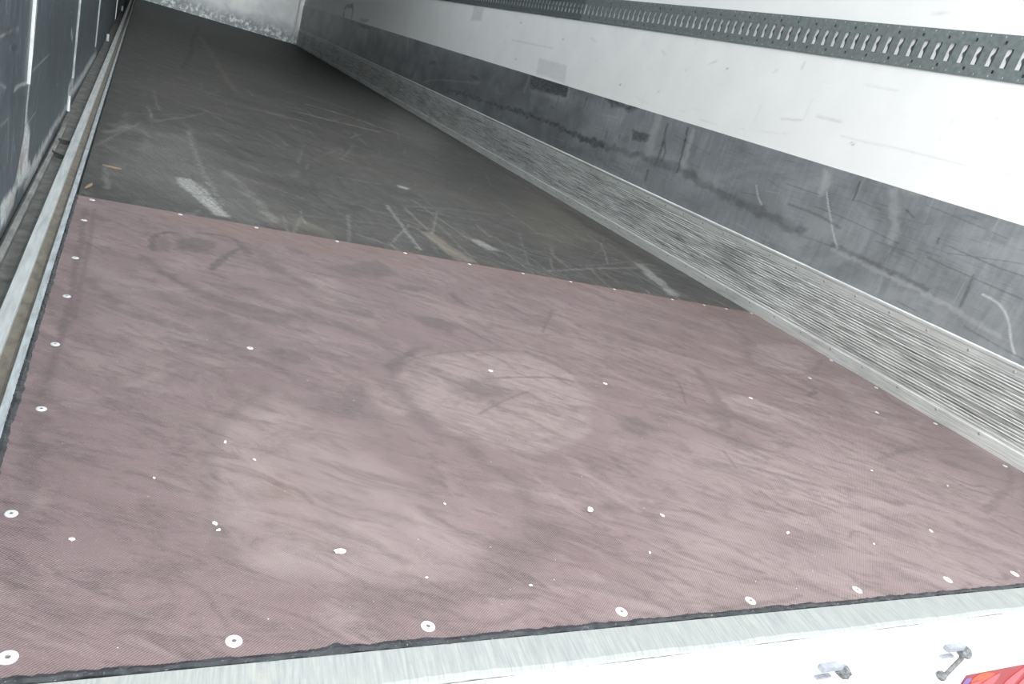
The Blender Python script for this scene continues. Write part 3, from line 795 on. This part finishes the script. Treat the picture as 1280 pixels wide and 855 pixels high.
# ------------------------------------------------------------------ sealant beads
def bead(name, length, w0, w1, n, place, seed, label):
    rng = random.Random(seed)
    rows = []
    a = b = 0.
    for i in range(n+1):
        t = i/n
        a = .6*a+rng.uniform(-1, 1)*.0011; b = .6*b+rng.uniform(-1, 1)*.0016
        lump = .007*math.exp(-((t*length-.345)/.010)**2) if seed == 3 else 0
        e0 = w0(t)+a; e1 = w1(t)+b+lump
        zt = .0030+rng.uniform(-.0006, .0008)
        lo = min(e1, -.0003)
        rows.append([(e0, -.004), (e0+.0006, zt*.8), ((e0+e1)/2, zt), (e1, .0016), (lo, .0014), (lo, -.004)])
    v = []; f = []
    for i, r in enumerate(rows):
        for c, z in r: v.append(place(i/n*length, c, z))
    for i in range(n):
        for k in range(6):
            k2 = (k+1) % 6
            f.append((i*6+k, i*6+k2, i*6+6+k2, i*6+6+k))
    f.append((0,1,2,3,4,5)[::-1]); f.append(tuple(n*6+k for k in range(6)))
    bm = bmesh.new(); bv = [bm.verts.new(p) for p in v]
    for q in f: bm.faces.new([bv[i] for i in q])
    o = from_bm(name, bm, M_SEAL)
    return tag(o, label, 'sealant', 'black sealant joints around the brown sheet')
bead('sealant_bead', 2.42, lambda t: -.0095, lambda t: .0005, 420, lambda s, c, z: (s, c, z), 3, 'ragged black sealant line between the brown plywood sheet and the aluminium end sill')
bead('sealant_bead', MAT_END+.0, lambda t: -.0058-.003*max(0, 1-t*1.7), lambda t: .0015+.002*max(0, 1-t*2), 260, lambda s, c, z: (c, s, z), 5, 'black sealant line along the floor rail beside the door leaves and brown sheet')

# ------------------------------------------------------------------ door-side sill profile
rail = empty('door_sill_profile', (-.05, 0, 0))
tag(rail, 'long worn aluminium floor rail with a dirty groove, beside the blue grey door leaves', 'floor rail')
P = lambda *a, **k: keep(extrude_y(*a, **k), rail)
P('rail', [(-.060,-.03),(-.037,-.03),(-.037,.0065),(-.0378,.0075),(-.0590,.0075),(-.060,.0065)], REAR, LEN, M_RAILTOP)
P('groove', [(-.0369,-.03),(-.0171,-.03),(-.0171,-.002),(-.0225,-.004),(-.0369,-.001)], REAR, LEN, M_GROOVE)
P('lip', [(-.0170,-.03),(-.0060,-.03),(-.0060,.0022),(-.0068,.0032),(-.0162,.0032),(-.0170,.0024)], REAR, LEN, M_LIP)
P('channel', [(-.118,-.039),(-.0601,-.039),(-.0601,-.026),(-.075,-.031),(-.118,-.031)], REAR, LEN, M_CHANNEL)
P('gasket', [(-.112,-.0309),(-.096,-.0309),(-.0965,-.020),(-.1005,-.0165),(-.108,-.017),(-.1115,-.021)], REAR, 2.55, M_RUBBER)
for yy, tw in ((2.28, .5), (2.08, -.4)):
    bm = bmesh.new(); bm_box(bm, -.018, .018, -.0025, .0025, -.010, .006, .001)
    o = from_bm('rubber_flap', bm, M_CHANNEL); o.location = (-.084, yy, -.020); o.rotation_euler = (.3, .15, tw); keep(o, rail)

# ------------------------------------------------------------------ scuff strip on the right, riveted
strip = empty('scuff_strip', (2.44, 0, 0))
tag(strip, 'ribbed and heavily scored aluminium scuff profile along the foot of the right wall', 'scuff strip')
prof = [(2.4244, -.009), (2.4195, -.009), (2.4185, .000), (2.4185, .040), (2.4198, .0425)]
z = .048
while z < .226:
    prof += [(2.4212, z), (2.4200, z+.0015), (2.4200, z+.0055), (2.4212, z+.0070)]
    z += .0092
prof += [(2.4198, .2305), (2.4186, .2325), (2.4186, .2525), (2.4165, .2555), (2.4160, .2600), (2.4165, .2640), (2.4195, .2672), (2.4244, .2672)]
keep(extrude_y('profile', prof, REAR+.001, LEN, M_SCUFF), strip)
bm = bmesh.new()
bmesh.ops.create_uvsphere(bm, u_segments=12, v_segments=6, radius=.0050, matrix=Matrix.Diagonal((.45, 1, 1, 1)))
rm = bpy.data.meshes.new('rivet'); bm.to_mesh(rm); bm.free(); rm.materials.append(M_RIVET)
rm.polygons.foreach_set('use_smooth', np.ones(len(rm.polygons), dtype=bool))
for k in range(50):
    for zz in (.0335, .2425):
        o = bpy.data.objects.new('rivet', rm); COL.objects.link(o)
        o.location = (2.4185, .417+.1495*k, zz); keep(o, strip)

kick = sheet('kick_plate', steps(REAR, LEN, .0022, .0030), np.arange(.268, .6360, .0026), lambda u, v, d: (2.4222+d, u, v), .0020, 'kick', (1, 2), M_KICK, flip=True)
tag(kick, 'scratched grey galvanised kick plate between the white wall panel and the scuff profile', 'kick plate')

# ------------------------------------------------------------------ lashing rails
def lashing_rail(y0, y1, label, wavy, material):
    root = empty('lashing_rail', (2.424, y0, 1.085))
    tag(root, label, 'lashing rail', 'lashing rails on the right wall')
    V, F, DARK, SLOT_SHADE = [], [], [], []
    idx = {}
    X = 2.4212
    def vert(y, zz, x=X):
        k = (round(y, 5), round(zz, 5), round(x, 5))
        if k not in idx: idx[k] = len(V); V.append((x, y, zz))
        return idx[k]
    zs = [1.018, 1.034, 1.045, 1.0535, 1.1115, 1.1225, 1.1335, 1.152]
    p = .05
    k0 = math.floor((y0-.031)/p); yy = .031+k0*p
    n = 0
    while yy < y1-1e-6:
        a, b = max(yy, y0), min(yy+p, y1)
        s0, s1 = yy+.0105-.0105+.0, yy+.021
        br = [yy, yy+.021, yy+.031, yy+.041, yy+p]
        even = (round((yy-.031)/p) % 2 == 0)
        br = [min(max(t, y0), y1) for t in br]
        for i in range(4):
            if br[i+1]-br[i] < 1e-6: continue
            for j in range(7):
                if i == 0 and j == 3: continue
                if i == 2 and even and j in (1, 5):            # fixing hole, its pit floor blackened for deep shade
                    q0 = [vert(br[i], zs[j]), vert(br[i], zs[j+1]), vert(br[i+1], zs[j+1]), vert(br[i+1], zs[j])]
                    q1 = [vert(br[i], zs[j], X+.003), vert(br[i], zs[j+1], X+.003), vert(br[i+1], zs[j+1], X+.003), vert(br[i+1], zs[j], X+.003)]
                    for c in range(4): F.append((q0[c], q0[(c+1) % 4], q1[(c+1) % 4], q1[c]))
                    F.append(tuple(q1)); DARK.append(len(F)-1)
                    continue
                F.append((vert(br[i], zs[j]), vert(br[i], zs[j+1]), vert(br[i+1], zs[j+1]), vert(br[i+1], zs[j])))
        yy += p
    # wavy tongue added at each slot's rear edge, drawn as the slot's shadow
    yy = .031+k0*p
    while yy < y1-p:
        if yy > y0+.002:
            q = []
            for i in range(17):
                s = i/16; zz = .0535+1.+s*.058
                if wavy: wv = .0085+.0075*math.exp(-((s-.52)/.15)**2)
                else: wv = .001+.0192*math.exp(-((s-.50)/.15)**4)
                V.append((X+.0030, yy+wv, zz)); q.append(len(V)-1)
            SLOT_SHADE.append(len(F))
            F.append(tuple([vert(yy, zs[3])]+q+[vert(yy, zs[4])]))
        yy += p
    me = bpy.data.meshes.new('slotted_plate'); me.from_pydata(V, [], F); me.update()
    o = link_mesh('slotted_plate', me, material); keep(o, root)
    me.materials.append(M_SEAL)
    me.materials.append(M_SLOT_SHADE)
    for k in DARK: me.polygons[k].material_index = 1
    for k in SLOT_SHADE: me.polygons[k].material_index = 2
    md = o.modifiers.new('thickness', 'SOLIDIFY'); md.thickness = .0014; md.offset = 1 if True else -1
    return root
lashing_rail(REAR+.01, 3.760, 'slotted grey steel lashing rail with wavy slots on the near part of the white wall', True, M_RAIL)
M_RAIL_FAR = mat_rail('dark_zinc_rail', (.13,.155,.155))
lashing_rail(3.764, LEN-.01, 'darker slotted lashing rail continuing along the white wall towards the front', False, M_RAIL_FAR)

# ------------------------------------------------------------------ front corner bead
bm = bmesh.new(); bm_box(bm, 2.338, 2.362, LEN-.026, LEN-.0005, .002, 2.64, .004)
tag(from_bm('corner_bead', bm, M_BEAD), 'thin pale aluminium corner bead where the front wall meets the right wall', 'corner bead')

# ------------------------------------------------------------------ rear end: sill, frame, keepers, printed strip
sp = [(-.0100,-.038), (-.0100,.0016), (-.052,.0010), (-.0575,-.0008), (-.0595,-.004), (-.0600,-.010), (-.0600,-.038)]
bm = bmesh.new()
rng = random.Random(9)
nx = 300
cols = []
for i in range(nx+1):
    x = -.10+2.53*i/nx
    j = .0012*math.sin(i*.21)+rng.uniform(-.0007, .0007)
    cols.append([bm.verts.new((x, y+(j if k in (2,3,4,5) else 0), zz)) for k, (y, zz) in enumerate(sp)])
for i in range(nx):
    for k in range(len(sp)):
        k2 = (k+1) % len(sp)
        bm.faces.new((cols[i][k], cols[i][k2], cols[i+1][k2], cols[i+1][k]))
bm.faces.new(cols[0]); bm.faces.new(cols[-1][::-1])
tag(from_bm('end_sill', bm, M_SILL), 'brushed pale aluminium end sill along the open rear edge of the floor', 'sill')

bm = bmesh.new(); bm_box(bm, -.17, 2.50, -.0660, -.0604, -.50, -.0030, .0012)
tag(from_bm('rear_frame', bm, M_WHITE), 'bright white painted steel rear frame below the aluminium end sill', 'rear frame')

FY = -.0662
def keeper(x, label, rod):
    root = empty('lock_keeper', (x, FY, -.08))
    tag(root, label, 'lock keeper', 'lock keepers on the rear frame')
    bm = bmesh.new(); bm_box(bm, x-.035, x+.045, FY-.005, FY-.0003, -.128, -.034, .002)
    keep(from_bm('base_plate', bm, M_WHITE), root)
    bm = bmesh.new(); bm_box(bm, x-.030, x+.016, FY-.016, FY-.0052, -.052, -.043, .002)
    keep(from_bm('hook_bar', bm, M_BLUEGREY), root)
    bm = bmesh.new()
    bmesh.ops.create_icosphere(bm, subdivisions=2, radius=.011, matrix=Matrix.Translation((x+.028, FY-.013, -.060)))
    for v in bm.verts: v.co += Vector((rng.uniform(-1,1), rng.uniform(-1,1), rng.uniform(-1,1)))*.0022
    keep(from_bm('cam_bolt', bm, M_BOLT), root)
    bm = bmesh.new(); bm_box(bm, x-.026, x+.006, FY-.012, FY-.0052, -.070, -.066, .0012)
    keep(from_bm('lower_bar', bm, M_BLUEGREY), root)
    if rod:
        bm = bmesh.new()
        a, b = Vector((x+.030, FY-.014, -.070)), Vector((x+.006, FY-.014, -.116))
        mid = (a+b)/2; dr = (b-a)
        q = Vector((0,0,1)).rotation_difference(dr.normalized()).to_matrix().to_4x4()
        bmesh.ops.create_cone(bm, cap_ends=True, segments=12, radius1=.0040, radius2=.0040, depth=dr.length, matrix=Matrix.Translation(mid) @ q)
        bmesh.ops.create_icosphere(bm, subdivisions=2, radius=.0085, matrix=Matrix.Translation(b+Vector((-.006,0,.008))))
        keep(from_bm('locking_rod', bm, M_BOLT), root)
keeper(1.085, 'steel lock keeper on the white rear frame with a short bar and rough bolt', False)
keeper(1.395, 'steel lock keeper on the white rear frame with a slanting rod, nearest the red print', True)

pr = empty('printed_strip', (1.75, FY, -.20))
tag(pr, 'red printed strip with pink petals stuck on the white rear frame', 'printed strip')
def plate(name, pts, depth, material):
    bm = bmesh.new()
    a = [bm.verts.new((x, FY-depth, zz)) for x, zz in pts]; b = [bm.verts.new((x, FY-.0002, zz)) for x, zz in pts]
    n = len(pts)
    bm.faces.new(a); bm.faces.new(b[::-1])
    for i in range(n): bm.faces.new((a[i], a[(i+1) % n], b[(i+1) % n], b[i]))
    o = from_bm(name, bm, material); keep(o, pr)
plate('backing', [(1.50,-.30),(2.42,-.30),(2.42,-.138),(1.515,-.138)], .0010, M_RED)
def petal(cx, cz, ln, wd, ang):
    pts = []
    for k in range(20):
        t = 2*math.pi*k/20
        u = math.cos(t)*ln; w = math.sin(t)*wd*(1-.45*math.cos(t))
        pts.append((cx+u*math.cos(ang)-w*math.sin(ang), cz+u*math.sin(ang)+w*math.cos(ang)))
    return pts
plate('orange_patch', petal(1.578, -.152, .035, .013, .1), .0016, M_ORANGE)
plate('violet_patch', petal(1.530, -.154, .012, .010, .2), .0016, M_VIOLET)
for i, (cx, cz, ln, wd, an) in enumerate(((1.61,-.178,.036,.022,.9),(1.70,-.175,.038,.018,1.0),(1.77,-.180,.045,.024,1.0),(1.85,-.178,.04,.024,.8),(1.555,-.178,.03,.02,.6),(1.94,-.182,.045,.024,1.1))):
    plate('petal', petal(cx, cz, ln, wd, an), .0018+.0002*i, M_PINK)


# ------------------------------------------------------------------ crumbs and splinters lying on the floor
def crumb_mesh(seed, sx, sy, sz):
    r = random.Random(seed)
    bm = bmesh.new(); bmesh.ops.create_icosphere(bm, subdivisions=2, radius=1)
    for v in bm.verts:
        k = 1+r.uniform(-.25, .25)
        v.co = Vector((v.co.x*sx*k, v.co.y*sy*k, max(v.co.z*k, -.6)*sz+.6*sz))
    me = bpy.data.meshes.new('filler_crumb'); bm.to_mesh(me); bm.free(); me.materials.append(M_CRUMB)
    return me
CR = [crumb_mesh(k, .0042, .0026, .0016) for k in range(4)]
CRUMBS = [(.380,.154,1.6),(.264,.404,.8),(.087,.188,.9),(.811,.238,1.7),(.952,.223,1.0),(1.205,.169,1.0),(1.624,.162,1.2),(1.714,.389,.8),(1.934,.331,.8),(.237,.214,.9),(.240,.201,.7),(.560,.255,.6),(.62,.075,.6),(.86,.13,.7),(.30,.36,.6),(1.40,.13,.7),(.17,.31,.5),(.48,.10,.5)]
for i, (x, y, s) in enumerate(CRUMBS):
    o = bpy.data.objects.new('filler_crumb', CR[i % 4]); COL.objects.link(o)
    o.location = (x, y, .0013); o.scale = (s, s, s); o.rotation_euler = (0, 0, i*1.3)
    tag(o, 'tiny white filler crumb lying on the brown plywood sheet', 'crumb', 'white crumbs scattered on the brown sheet')

def splinter(x, y, ln, wd, ang, label):
    bm = bmesh.new()
    pts = [(-ln,0),(-ln*.3,wd),(ln*.6,wd*.8),(ln,0),(ln*.4,-wd),(-ln*.5,-wd*.7)]
    a = [bm.verts.new((px, py, 0)) for px, py in pts]; b = [bm.verts.new((px*.95, py*.7, .003)) for px, py in pts]
    bm.faces.new(a[::-1]); bm.faces.new(b)
    for i in range(6): bm.faces.new((a[i], a[(i+1) % 6], b[(i+1) % 6], b[i]))
    o = from_bm('wood_splinter', bm, M_WOOD); o.location = (x, y, -.0003); o.rotation_euler = (0, 0, ang)
    tag(o, label, 'wood splinter')
splinter(.018, 1.695, .035, .0045, 1.35, 'tan wood splinter on the dark floor close to the corner of the brown sheet')
splinter(.065, 1.960, .026, .0075, -.1, 'orange wood splinter lying flat on the dark floor by the rail, further in')
